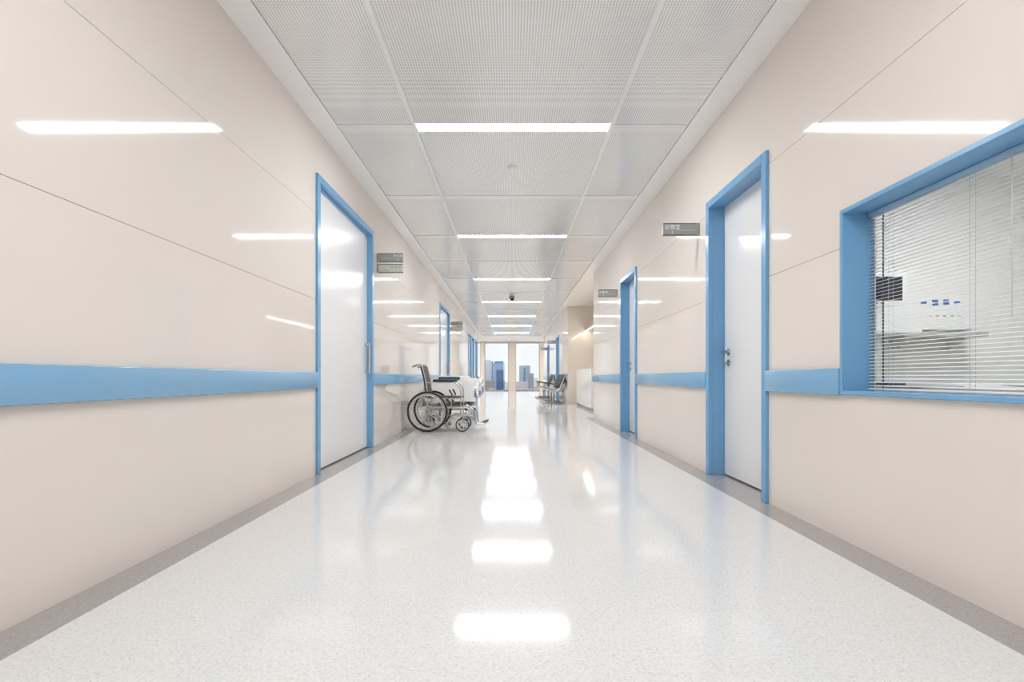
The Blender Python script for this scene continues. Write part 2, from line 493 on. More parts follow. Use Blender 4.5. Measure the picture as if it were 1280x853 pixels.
def right_door(k, d, label, lever=True, keys=False):
    y0, y1 = d; r = struct('door_%d' % k, (XR, (y0 + y1) / 2, 0), label)
    f = 0.056; Xf = XR - 0.02
    m = MB()
    for a, c in ((y0, y0 + f), (y1 - f, y1)): m.box(Xf, 1.645, a, c, 0.001, DRZ, 0.002)
    m.box(Xf, 1.645, y0 + f, y1 - f, DRZ - f, DRZ, 0.002)
    cas = m.build('door_casing', 'blue', r)
    m = MB(); g = 0.006
    for a, c in ((y0 + 0.02, y0 + f - g), (y1 - f + g, y1 - 0.02)): m.box(1.646, 1.79, a, c, 0.001, DRZ - 0.02)
    m.box(1.646, 1.79, y0 + f - g, y1 - f + g, DRZ - f + g, DRZ - 0.02)
    m.build('door_lining', 'blue', r)
    m = MB(); m.box(1.745, 1.785, y0 + f - 0.004, y1 - f + 0.004, 0.012, DRZ - f + 0.004)
    leaf = m.build('door_leaf', 'door', r)
    if lever:
        yh, z, x = y1 - f - 0.075, 1.0, 1.745
        m = MB(); m.tube([(x, yh, z), (x - 0.008, yh, z)], 0.027, 20)
        m.tube([(x - 0.008, yh, z), (x - 0.055, yh, z)], 0.011, 10)
        m.tube([(x - 0.05, yh + 0.012, z), (x - 0.056, yh - 0.02, z), (x - 0.056, yh - 0.13, z)], 0.0105, 10)
        h = m.build('lever_handle', 'steel', leaf, smooth=True); h['label'] = 'steel lever handle'
        m = MB(); m.tube([(x, yh, z - 0.085), (x - 0.008, yh, z - 0.085)], 0.026, 20)
        m.tube([(x - 0.008, yh, z - 0.085), (x - 0.014, yh, z - 0.085)], 0.01, 10)
        m.build('lock_rose', 'steel', leaf, smooth=True)
        if keys:
            m = MB(); m.box(x - 0.04, x - 0.012, yh - 0.001, yh + 0.001, z - 0.092, z - 0.078)
            m.ring((x - 0.038, yh, z - 0.095), 0.018, 0.002, 'Y', 16, 5)
            m.build('key', 'mid_grey', leaf)
lab = ['wide white operating room sliding door in blue frame nearest on the left', 'second white sliding door on the left, in blue frame past the hospital bed',
       'third door on the left, its blue frame edge only just showing', 'fourth door on the left, near the end windows', 'last door on the left before the end windows']
for i, d in enumerate(DL): left_door(i + 1, d, lab[i])
lab = ['white door in deep blue frame beside the blinds window', 'second white door in deep blue frame on the right, before the niche',
       'door in blue frame behind the nearer bench', 'door in blue frame behind the farther bench']
for i, d in enumerate(DR): right_door(6 + i, d, lab[i], keys=(i == 0))

# ------------------------------------------------------------------ ceiling
b = MB()
b.box(-1.8, 1.9, Y0, Y1, ZC + 0.045, ZC + 0.12)
ceiling = b.build('ceiling', 'white_wall'); ceiling['kind'] = 'structure'
for nme, r in (('ceiling_niche', (1.645, NX + 0.1, NY0 - 0.1, NY1 + 0.1)), ('ceiling_lobby', (-6, 6, Y1, YW + 0.3)), ):
    m = MB(); m.box(r[0], r[1], r[2], r[3], ZC - 0.003, ZC + 0.12)
    o = m.build(nme, 'soffit'); o['kind'] = 'structure'
m = MB(); m.box(-1.62, SOL, Y0, Y1, ZC - 0.004, ZC + 0.04); m.build('soffit', 'soffit', ceiling, origin=(-1.5, 8, ZC))
m = MB(); m.box(SOR, 1.645, Y0, Y1, ZC - 0.004, ZC + 0.04); m.build('soffit', 'soffit', ceiling, origin=(1.5, 8, ZC))
PITCH = 1.53; SW = 0.116; YL0 = 3.96
cols = [(SOL + 0.004, CL - 0.016), (CL + 0.016, CR - 0.016), (CR + 0.016, SOR - 0.004)]
kmin = -6
tmpl = {}
light_ys = []
for k in range(kmin, 13):
    yc = YL0 + k * PITCH
    is_light = k % 2 == 0
    if is_light: light_ys.append((k // 2, yc))
    for c, (x0, x1) in enumerate(cols):
        ya, yb = yc + SW / 2 + 0.004, yc + PITCH - SW / 2 - 0.004
        if yb > Y1: yb = Y1
        if c not in tmpl or yb == Y1:
            m = MB(); m.box(x0, x1, ya, yb, ZC + 0.008, ZC + 0.022)
            o = m.build('ceiling_panel', 'ceil', ceiling, origin=((x0 + x1) / 2, ya, ZC + 0.008))
            tmpl[c] = o
        else:
            o = tmpl[c].copy(); COL.objects.link(o); o.parent = ceiling
            o.location = ((x0 + x1) / 2, ya, ZC + 0.008)
        if not (is_light and c == 1):
            key = ('s', c)
            if key not in tmpl:
                m = MB(); m.box(x0, x1, yc - SW / 2, yc + SW / 2, ZC + 0.005, ZC + 0.02)
                tmpl[key] = m.build('ceiling_strip', 'metal_strip', ceiling, origin=((x0 + x1) / 2, yc, ZC + 0.005))
            else:
                o = tmpl[key].copy(); COL.objects.link(o); o.parent = ceiling
                o.location = ((x0 + x1) / 2, yc, ZC + 0.005)
for x in (CL, CR):
    m = MB(); m.box(x - 0.015, x + 0.015, Y0, Y1, ZC + 0.004, ZC + 0.02)
    m.build('ceiling_rail', 'seam', ceiling, origin=(x, 8, ZC))

ordw = {0: 'long white strip lamp across the ceiling, nearest in view and largest', 1: 'second strip lamp across the ceiling from the camera',
        2: 'third strip lamp across the ceiling, before the grey dome', 3: 'fourth strip lamp across the ceiling, just past the grey dome',
        4: 'fifth strip lamp across the ceiling from the camera', 5: 'sixth strip lamp across the ceiling from the camera',
        6: 'seventh strip lamp across the ceiling, last before the end windows', -1: 'strip lamp across the ceiling just above the camera',
        -2: 'strip lamp across the ceiling behind the camera', -3: 'strip lamp across the ceiling farthest behind the camera'}
for j, yc in light_ys:
    r = thing('ceiling_light', ((CL + CR) / 2, yc, ZC), ordw[j], 'ceiling light', 'strip lamps across the corridor ceiling')
    m = MB(); x0, x1 = CL + 0.004, CR - 0.004
    m.box(x0, x1, yc - SW / 2, yc + SW / 2, ZC + 0.017, ZC + 0.034)
    m.build('housing', 'white', r)
    m = MB(); m.box(x0 + 0.004, x1 - 0.004, yc - SW / 2 + 0.004, yc + SW / 2 - 0.004, ZC + 0.009, ZC + 0.016)
    m.build('diffuser', 'lamp', r)

# detectors on the ceiling
r = thing('smoke_detector', (0.012, 4.69, ZC + 0.008), 'small flat white detector on the first mesh ceiling panel', 'detector')
m = MB(); m.lathe((0.012, 4.69, ZC + 0.008), [(0.046, 0), (0.046, -0.012), (0.040, -0.02)], 24); m.build('base', 'metal_strip', r, smooth=True)
m = MB(); m.lathe((0.012, 4.69, ZC - 0.012), [(0.026, 0), (0.026, -0.012), (0.018, -0.02)], 20); m.build('sensor', 'metal_strip', r, smooth=True)
r = thing('dome_camera', (0.02, 12.2, ZC + 0.008), 'small grey dome hanging from the ceiling between two strip lamps', 'camera')
m = MB(); m.lathe((0.02, 12.2, ZC + 0.008), [(0.06, 0), (0.06, -0.03), (0.072, -0.035), (0.072, -0.06)], 24); m.build('base', 'mid_grey', r, smooth=True)
m = MB(); m.lathe((0.02, 12.2, ZC - 0.052), [(0.055, 0), (0.052, -0.02), (0.038, -0.042), (0.012, -0.052)], 24); m.build('dome', 'screen', r, smooth=True)

# ------------------------------------------------------------------ lobby and end windows
for nme, r in (('wall_lobby_left', (-6.1, -6.0, Y1 - 0.1, YW + 0.3)), ('wall_lobby_right', (6.0, 6.1, Y1 - 0.1, YW + 0.3)),
               ('wall_lobby_back_left', (-6, -1.612, Y1 - 0.1, Y1)), ('wall_lobby_back_right', (1.642, 6, Y1 - 0.1, Y1))):
    m = MB(); m.box(r[0], r[1], r[2], r[3], 0, ZC + 0.05)
    o = m.build(nme, 'column'); o['kind'] = 'structure'
for x, lb in ((-3.6, 'long ceiling lamp of the end lobby, left of the corridor'), (3.7, 'long ceiling lamp of the end lobby, right of the corridor')):
    r = thing('ceiling_light', (x, 25.6, ZC - 0.003), lb, 'ceiling light', 'long lamps of the end lobby')
    m = MB(); m.box(x - 1.5, x + 1.5, 25.5, 25.7, ZC - 0.02, ZC - 0.003); m.build('housing', 'white', r)
    m = MB(); m.box(x - 1.48, x + 1.48, 25.515, 25.685, ZC - 0.026, ZC - 0.02); m.build('diffuser', 'lobby_lamp', r)
ZT = 2.80
b = MB(); b.box(-6, 6, YW, YW + 0.25, ZT, ZC + 0.05)
wall_far = b.build('wall_far', 'column'); wall_far['kind'] = 'structure'
colx = [(-5.04, -4.62), (-3.56, -3.14), (-1.76, -1.54), (-0.16, 0.26), (1.64, 1.90), (3.28, 3.70), (4.76, 5.18)]
for x0, x1 in colx:
    m = MB(); m.box(x0, x1, YW - 0.06, YW + 0.25, 0, ZT, 0.004)
    m.build('column', 'column', wall_far, origin=((x0 + x1) / 2, YW, 0))
gaps = [(-6.0, -5.04)] + [(colx[i][1], colx[i + 1][0]) for i in range(len(colx) - 1)] + [(5.18, 6.0)]
for i, (x0, x1) in enumerate(gaps):
    w = struct('window_%d' % (i + 1), ((x0 + x1) / 2, YW + 0.1, 0), 'tall end window pane looking out over the city')
    m = MB(); f = 0.03
    m.box(x0, x0 + f, YW + 0.06, YW + 0.12, 0.0, ZT); m.box(x1 - f, x1, YW + 0.06, YW + 0.12, 0.0, ZT)
    m.box(x0 + f, x1 - f, YW + 0.06, YW + 0.12, ZT - 0.04, ZT); m.box(x0 + f, x1 - f, YW + 0.06, YW + 0.12, 0.0, 0.06)
    m.build('window_frame', 'mid_grey', w)
    m = MB(); m.box(x0 + f, x1 - f, YW + 0.085, YW + 0.095, 0.06, ZT - 0.04)
    m.build('pane', 'glass', w)

# ------------------------------------------------------------------ consulting room behind the window on the right
for nme, r in (('wall_room_far', (RX0, RX1, RY1, RY1 + 0.1)), ('wall_room_near', (RX0, RX1, RY0 - 0.1, RY0)), ('wall_room_right', (RX1, RX1 + 0.1, RY0, RY1))):
    m = MB(); m.box(r[0], r[1], r[2], r[3], 0, ZC + 0.05); o = m.build(nme, 'white_wall'); o['kind'] = 'structure'
m = MB(); m.box(1.77, RX1, RY0, RY1, ZC, ZC + 0.1); o = m.build('ceiling_consulting_room', 'white_wall'); o['kind'] = 'structure'
m = MB(); m.box(1.7685, 1.776, RY0, WIN[0] + 0.018, 0, ZC); m.box(1.7685, 1.776, WIN[1] - 0.018, DR[0][0], 0, ZC); m.box(1.7685, 1.776, DR[0][1], RY1, 0, ZC); m.box(1.7685, 1.776, DR[0][0], DR[0][1], DRZ, ZC)
m.box(1.7685, 1.776, WIN[0] + 0.018, WIN[1] - 0.018, 0, WIN[2] + 0.018); m.box(1.7685, 1.776, WIN[0] + 0.018, WIN[1] - 0.018, WIN[3] - 0.018, ZC)
o = m.build('wall_room_left', 'white_wall'); o['kind'] = 'structure'
for yy, lb in ((1.2, 'square ceiling lamp in the consulting room, near the window'), (3.4, 'square ceiling lamp in the consulting room, toward its far wall')):
    r = thing('ceiling_light', (4.0, yy, ZC), lb, 'ceiling light', 'consulting room lamps')
    m = MB(); m.box(3.68, 4.32, yy - 0.32, yy + 0.32, ZC - 0.02, ZC); m.build('housing', 'white', r)
    m = MB(); m.box(3.71, 4.29, yy - 0.29, yy + 0.29, ZC - 0.026, ZC - 0.02); m.build('diffuser', 'room_lamp', r)

# window: blue box frame, blind, glass
wy0, wy1, wz0, wz1 = WIN
w = struct('window_9', (XR, (wy0 + wy1) / 2, wz0), 'wide window in deep blue frame with white blinds on the right')
m = MB(); f = 0.02; Xa, Xb = XR - 0.02, 1.768
m.box(Xa, Xb, wy1 - f, wy1, wz0, wz1, 0.002); m.box(Xa, Xb, wy0, wy0 + f, wz0, wz1, 0.002)
m.box(Xa, Xb, wy0 + f, wy1 - f, wz1 - f, wz1, 0.002); m.box(Xa, Xb, wy0 + f, wy1 - f, wz0, wz0 + f, 0.002)
m.build('window_frame', 'blue', w)
m = MB(); m.box(1.7625, 1.7675, 2.276, 2.280, wz0 + f, wz1 - f); m.build('gasket', 'gasket', w)
m = MB(); m.box(1.763, 1.767, wy0 + f, wy1 - f, wz0 + f, wz1 - f); m.build('pane', 'glass', w)
# the venetian blind hangs in the frame: a thing of its own
bx = 1.745
bl = thing('venetian_blind', (bx, (wy0 + wy1) / 2, wz1 - f), 'white venetian blind hanging in the blue window frame', 'blind')
ya, yb = wy0 + f + 0.012, wy1 - f - 0.003
m = MB(); m.box(bx - 0.014, bx + 0.014, ya, yb, wz1 - f - 0.022, wz1 - f - 0.001, 0.002); m.build('head_rail', 'pale_blue', bl)
m = MB(); m.box(bx - 0.010, bx + 0.010, ya, yb, wz0 + f + 0.003, wz0 + f + 0.013, 0.002); m.build('bottom_rail', 'slat', bl)
zt, zb, ns = wz1 - f - 0.03, wz0 + f + 0.024, 50
prof = []
hw, tilt = 0.0105, math.radians(10)
for i in range(4):
    u = -hw + 2 * hw * i / 3; prof.append((u, 0.0016 * (1 - (u / hw) ** 2)))
me_slat = None
for i in range(ns):
    z = zb + (zt - zb) * i / (ns - 1)
    if me_slat is None:
        m = MB()
        P = [(bx + u * math.cos(tilt), z + v + u * math.sin(tilt)) for u, v in prof] + [(bx + u * math.cos(tilt), z + v - 0.0006 + u * math.sin(tilt)) for u, v in prof[::-1]]
        m.prism(P, 'Y', ya, yb)
        me_slat = m.build('slat', 'slat', bl, origin=(bx, (ya + yb) / 2, z))
    else:
        o = me_slat.copy(); COL.objects.link(o); o.parent = bl
        o.location = Vector((bx, (ya + yb) / 2, z)) - world_of(bl)
for y in (2.205, 1.815, 1.425, 1.035, 0.645):
    m = MB()
    for dx in (-0.011, 0.011): m.tube([(bx + dx, y, zb - 0.01), (bx + dx, y, zt + 0.01)], 0.0008, 5)
    m.build('ladder_cord', 'cord', bl)
m = MB(); m.tube([(bx - 0.018, 1.655, zt + 0.01), (bx - 0.018, 1.655, zb + 0.25)], 0.0015, 6); m.build('pull_cord', 'cord', bl)

# wall console with sockets, shelf, monitor, desk (seen through the blind)
r = thing('wall_console', (4.0, RY1, 1.3), 'white wall panel with blue sockets seen through the blinds', 'panel')
m = MB(); m.box(3.15, 4.62, RY1 - 0.10, RY1, 1.27, 1.62, 0.01); body = m.build('body', 'white', r)
for i, (x, z) in enumerate(((4.12, 1.545), (4.235, 1.56), (4.235, 1.528), (4.345, 1.565), (4.345, 1.535), (4.455, 1.548))):
    m = MB(); m.box(x - 0.026, x + 0.026, RY1 - 0.112, RY1 - 0.10, z - 0.011, z + 0.011, 0.002); m.build('socket', 'bright_blue', r)
for x in (4.19, 4.26, 4.33, 4.41, 4.48):
    m = MB(); m.box(x - 0.011, x + 0.011, RY1 - 0.108, RY1 - 0.10, 1.405, 1.417); m.build('switch', 'mid_grey', r)
r = thing('wall_shelf', (4.19, RY1, 1.22), 'grey shelf under the white wall panel seen through the blinds', 'shelf')
m = MB(); m.box(3.78, 4.60, RY1 - 0.28, RY1, 1.19, 1.235, 0.004); m.build('board', 'tray', r)
for x in (3.9, 4.45):
    m = MB(); m.prism([(RY1, 1.05), (RY1, 1.19), (RY1 - 0.22, 1.19)], 'X', x - 0.01, x + 0.01); m.build('bracket', 'white', r)

mon = thing('patient_monitor', (3.43, 4.55, 1.235), 'white rounded monitor with dark screen standing behind the blinds', 'monitor')
m = MB(); x0, x1, z0, z1, yy = 3.22, 3.72, 1.475, 1.785, 4.50
rr = 0.05; out = []
for cx, cz, a0 in ((x1 - rr, z1 - rr, 0), (x0 + rr, z1 - rr, 90), (x0 + rr, z0 + rr, 180), (x1 - rr, z0 + rr, 270)):
    for q in range(6):
        a = math.radians(a0 + q * 18); out.append((cx + rr * math.cos(a), cz + rr * math.sin(a)))
m.prism(out, 'Y', yy, yy + 0.09, 0.012, 2); m.build('case', 'white', mon, smooth=True)
m = MB(); m.box(x0 + 0.05, x1 - 0.055, yy - 0.003, yy + 0.004, z0 + 0.045, z1 - 0.045); m.build('screen', 'screen', mon)
m = MB(); m.box(3.40, 3.44, yy - 0.004, yy + 0.002, z0 + 0.014, z0 + 0.030); m.build('button', 'bright_blue', mon)
m = MB(); m.box(3.46, 3.475, yy - 0.004, yy + 0.002, z0 + 0.014, z0 + 0.028); m.build('button', 'orange', mon)
m = MB(); m.tube([(3.47, yy + 0.06, z0 + 0.02), (3.47, yy + 0.06, 1.262)], 0.025, 12); m.lathe((3.47, yy + 0.08, 1.236), [(0.10, 0), (0.10, 0.012), (0.04, 0.028)], 24); m.build('stand', 'white', mon, smooth=True)
# the monitor stands on a trolley
tr = thing('equipment_trolley', (3.47, 4.5, 0), 'white trolley carrying the monitor behind the blinds', 'trolley')
m = MB(); m.box(3.2, 3.74, 4.36, 4.80, 1.20, 1.236, 0.008); m.build('top', 'white', tr)
m = MB(); m.box(3.44, 3.50, 4.55, 4.61, 0.12, 1.20, 0.006); m.build('post', 'white', tr)
m = MB(); m.box(3.22, 3.72, 4.36, 4.80, 0.08, 0.12, 0.01); m.build('base', 'tray', tr)
for dx in (-0.2, 0.2):
    for dy in (-0.17, 0.17):
        m = MB(); m.tube([(3.47 + dx - 0.012, 4.58 + dy, 0.04), (3.47 + dx + 0.012, 4.58 + dy, 0.04)], 0.04, 14); m.build('caster', 'rubber', tr, smooth=True)

dk = thing('table', (3.3, 3.0, 0), 'large white table just below the blinds in the consulting room', 'table')
TZ = 0.75
m = MB(); m.box(1.90, 4.7, 1.7, 4.3, TZ - 0.03, TZ, 0.006); m.build('table_top', 'white', dk)
for x in (2.0, 4.6):
    for y in (1.8, 4.2):
        m = MB(); m.box(x - 0.025, x + 0.025, y - 0.025, y + 0.025, 0, TZ - 0.03); m.build('leg', 'white', dk)
def table_mat(x, y, rx, ry, label, rot):
    m = MB(); pts = []
    for q in range(32):
        a = 2 * PI * q / 32; pts.append((rx * math.copysign(abs(math.cos(a)) ** 0.6, math.cos(a)), ry * math.copysign(abs(math.sin(a)) ** 0.6, math.sin(a))))
    pts = [(x + u * math.cos(rot) - v * math.sin(rot), y + u * math.sin(rot) + v * math.cos(rot)) for u, v in pts]
    m.prism(pts, 'Z', TZ, TZ + 0.006, 0.002, 1)
    return tag(m.build('table_mat', 'tray', origin=(x, y, TZ), smooth=True), label, 'mat', 'grey mats on the table')
table_mat(2.45, 3.0, 0.21, 0.95, 'grey mat at the left end of the white table behind the blinds', -0.62)
table_mat(3.25, 2.75, 0.30, 0.80, 'grey mat at the right end of the white table behind the blinds', -0.75)
for i in range(4):
    m = MB(); m.box(2.06 + i * 0.035, 2.086 + i * 0.035, 2.66, 2.80, TZ + 0.006, TZ + 0.022, 0.003)
    tag(m.build('marker_pen', 'navy', origin=(2.07 + i * 0.035, 2.73, TZ + 0.006)), 'navy pen on the left grey mat behind the blinds, %s of four from the left' % ('first', 'second', 'third', 'fourth')[i], 'pen', 'navy pens on the left grey mat')
m = MB(); m.box(2.56, 2.64, 2.34, 2.40, TZ + 0.006, TZ + 0.022, 0.004)
tag(m.build('eraser', 'navy', origin=(2.6, 2.37, TZ + 0.006)), 'single navy block on the right grey mat behind the blinds', 'eraser')

# ------------------------------------------------------------------ reception niche
ct = thing('reception_counter', (2.15, 12.5, 0), 'tall white reception counter in the niche on the right', 'counter')
m = MB(); m.box(1.88, 2.50, 11.28, NY1 - 0.01, 0.06, 0.985, 0.004); m.build('body', 'counter', ct)
m = MB(); m.box(1.88, 2.50, 11.27, NY1 - 0.008, 0.986, 1.012, 0.004); m.build('worktop', 'counter', ct)
m = MB(); m.box(1.92, 2.46, 11.31, NY1 - 0.01, 0.0, 0.06); m.build('kickplate', 'kick', ct)
pl = thing('pendant_lamp', (2.15, 12.2, 2.14), 'long warm linear lamp hanging above the white counter', 'lamp')
m = MB(); m.box(2.13, 2.17, 10.4, NY1 - 0.03, 2.137, 2.175, 0.003); m.build('profile', 'mid_grey', pl)
m = MB(); m.box(2.132, 2.168, 10.41, NY1 - 0.04, 2.125, 2.137); m.build('diffuser', 'counter_lamp', pl)
for y in (10.9, 13.3):
    m = MB(); m.tube([(2.15, y, 2.175), (2.15, y, ZC - 0.003)], 0.003, 6); m.build('cable', 'mid_grey', pl)
sb = thing('pump_bottle', (1.985, 11.36, 1.012), 'small dark bottle on the near end of the white counter', 'bottle')
m = MB(); m.lathe((1.985, 11.36, 1.012), [(0.032, 0), (0.034, 0.01), (0.034, 0.10), (0.014, 0.125), (0.014, 0.14)], 18); m.build('body', 'dome', sb, smooth=True)
m = MB(); m.tube([(1.985, 11.36, 1.152), (1.985, 11.36, 1.19), (1.95, 11.36, 1.195)], 0.008, 8); m.build('pump', 'white', sb, smooth=True)

# ------------------------------------------------------------------ projecting signs
SGN = 'grey wall-mounted door signs'
def sign(name, side, y, z0, z1, face, texts, label, lw=0.31, parent_group=SGN):
    x0, x1 = (XL, XL + lw) if side < 0 else (XR - lw, XR)
    r = thing(name, (XL if side < 0 else XR, y, (z0 + z1) / 2), label, 'sign', parent_group)
    br = 0.024
    m = MB()
    if side < 0: m.box(x0, x0 + br, y - 0.018, y + 0.018, z0, z1, 0.002)
    else: m.box(x1 - br, x1, y - 0.018, y + 0.018, z0, z1, 0.002)
    m.build('bracket', 'mid_grey', r)
    a, c = (x0 + br, x1) if side < 0 else (x0, x1 - br)
    m = MB(); m.box(a, c, y - 0.013, y + 0.013, z1 - 0.008, z1); m.box(a, c, y - 0.013, y + 0.013, z0, z0 + 0.008)
    m.build('edge_profile', 'sign_edge', r)
    m = MB(); m.box(a, c, y - 0.011, y + 0.011, z0 + 0.008, z1 - 0.008); m.build('face_panel', face, r)
    for txt, size, px, pz, mm, al in texts:
        lettering('lettering', txt, size, ((x0 if side < 0 else x0) + px, y - 0.0115, z0 + pz), 'near', mm, r, al)
    return r
op_top = [('手术室', 0.036, 0.248, 0.063, 'letter', 'CENTER'), ('5', 0.042, 0.252, 0.017, 'letter', 'CENTER'), ('OPERATING ROOM', 0.013, 0.06, 0.045, 'letter_dim', 'LEFT')]
op_low = [('手术中', 0.042, 0.222, 0.052, 'green', 'CENTER'), ('IN OPERATION', 0.014, 0.05, 0.024, 'dark_green', 'LEFT')]
for y, which in ((5.73, 'beside the nearest left door'), (12.80, 'past the second left door')):
    a = sign('door_sign', -1, y, 2.172, 2.277, 'grey_sign', op_top, 'dark grey projecting sign with white characters, upper one ' + which)
    c = sign('door_sign', -1, y, 2.045, 2.150, 'sign_pale', op_low, 'pale projecting sign with green characters, lower one ' + which)
co = [('诊察室', 0.045, 0.085, 0.056, 'letter', 'CENTER'), ('1', 0.044, 0.085, 0.012, 'letter', 'CENTER'), ('CONSULTING ROOM', 0.014, 0.142, 0.040, 'letter_dim', 'LEFT')]
sign('door_sign', 1, 4.165, 2.027, 2.134, 'grey_sign', co, 'grey projecting sign with white characters beside the near right door', 0.318)
sign('door_sign', 1, 7.365, 2.03, 2.145, 'grey_sign', co, 'grey projecting sign beside the second right door', 0.30)
sign('door_sign', 1, 17.6, 2.03, 2.145, 'grey_sign', [('诊察室', 0.045, 0.085, 0.056, 'letter', 'CENTER')], 'grey projecting sign high above the nearer bench', 0.30)
sign('door_sign', 1, 21.8, 2.03, 2.145, 'grey_sign', [('诊察室', 0.045, 0.085, 0.056, 'letter', 'CENTER')], 'grey projecting sign farthest along the right wall', 0.28)

# ------------------------------------------------------------------ wheelchair (faces right, across the corridor)
wc = thing('wheelchair', (-1.10, 7.2, 0), 'folding wheelchair with black back and silver frame parked by the left wall', 'wheelchair')
YN, YF = 7.02, 7.40
def both(fn):
    for y, s in ((YN, -1), (YF, 1)): fn(y, s)
def arc(p0, p1, p2, n=6):
    p0, p1, p2 = Vector(p0), Vector(p1), Vector(p2)
    return [p0 * (1 - t) ** 2 + p1 * 2 * t * (1 - t) + p2 * t * t for t in (i / n for i in range(n + 1))]
def rear_wheel(y, s):
    cy = y + s * 0.05; c = (-1.22, cy, 0.297)
    m = MB(); m.ring(c, 0.281, 0.0145, 'Y', 56, 10); ty = m.build('rear_wheel', 'rubber', wc, smooth=True); ty['label'] = 'large spoked rear wheel with black tyre'
    m = MB(); m.ring(c, 0.259, 0.009, 'Y', 56, 8, 0.012); m.build('rim', 'alloy', ty, smooth=True)
    m = MB(); m.ring((c[0], cy + s * 0.035, c[2]), 0.238, 0.008, 'Y', 56, 8)
    for k in range(6):
        a = k * PI / 3 + 0.3; d = Vector((math.cos(a), 0, math.sin(a)))
        m.tube([Vector(c) + d * 0.258, Vector(c) + d * 0.238 + Vector((0, s * 0.035, 0))], 0.004, 5)
    m.build('push_rim', 'alloy', ty, smooth=True)
    m = MB()
    for k in range(28):
        a = 2 * PI * k / 28; e = 1 if k % 2 else -1
        a2 = a + (0.5 if (k // 2) % 2 else -0.5)
        m.tube([(c[0] + 0.024 * math.cos(a2), cy + e * 0.02, c[2] + 0.024 * math.sin(a2)), (c[0] + 0.252 * math.cos(a), cy, c[2] + 0.252 * math.sin(a))], 0.0013, 4)
    m.build('spokes', 'alloy', ty)
    m = MB(); m.tube([(c[0], cy - 0.03, c[2]), (c[0], cy + 0.03, c[2])], 0.022, 16); m.tube([(c[0], cy - 0.045, c[2]), (c[0], cy + 0.045, c[2])], 0.011, 12)
    m.build('hub', 'mid_grey', ty, smooth=True)
both(rear_wheel)
def caster(y, s):
    c = (-0.714, y, 0.100)
    m = MB(); m.ring(c, 0.092, 0.0085, 'Y', 36, 8, 0.011); ty = m.build('front_caster', 'rubber', wc, smooth=True)
    m = MB(); m.ring(c, 0.078, 0.007, 'Y', 32, 6, 0.009)
    for k in range(5):
        a = 2 * PI * k / 5; m.tube([(c[0], y, c[2]), (c[0] + 0.075 * math.cos(a), y, c[2] + 0.075 * math.sin(a))], 0.009, 6)
    m.tube([(c[0], y - 0.022, c[2]), (c[0], y + 0.022, c[2])], 0.016, 12)
    m.build('caster_rim', 'alloy', ty, smooth=True)
    m = MB()
    for e in (-1, 1): m.tube([(c[0], y + e * 0.02, c[2]), (c[0] + 0.01, y + e * 0.02, 0.20), (c[0] + 0.012, y + e * 0.012, 0.215)], 0.007, 6)
    m.tube([(c[0] + 0.012, y, 0.205), (c[0] + 0.012, y, 0.262)], 0.013, 10)
    m.build('caster_fork', 'chrome', wc, smooth=True)
both(caster)
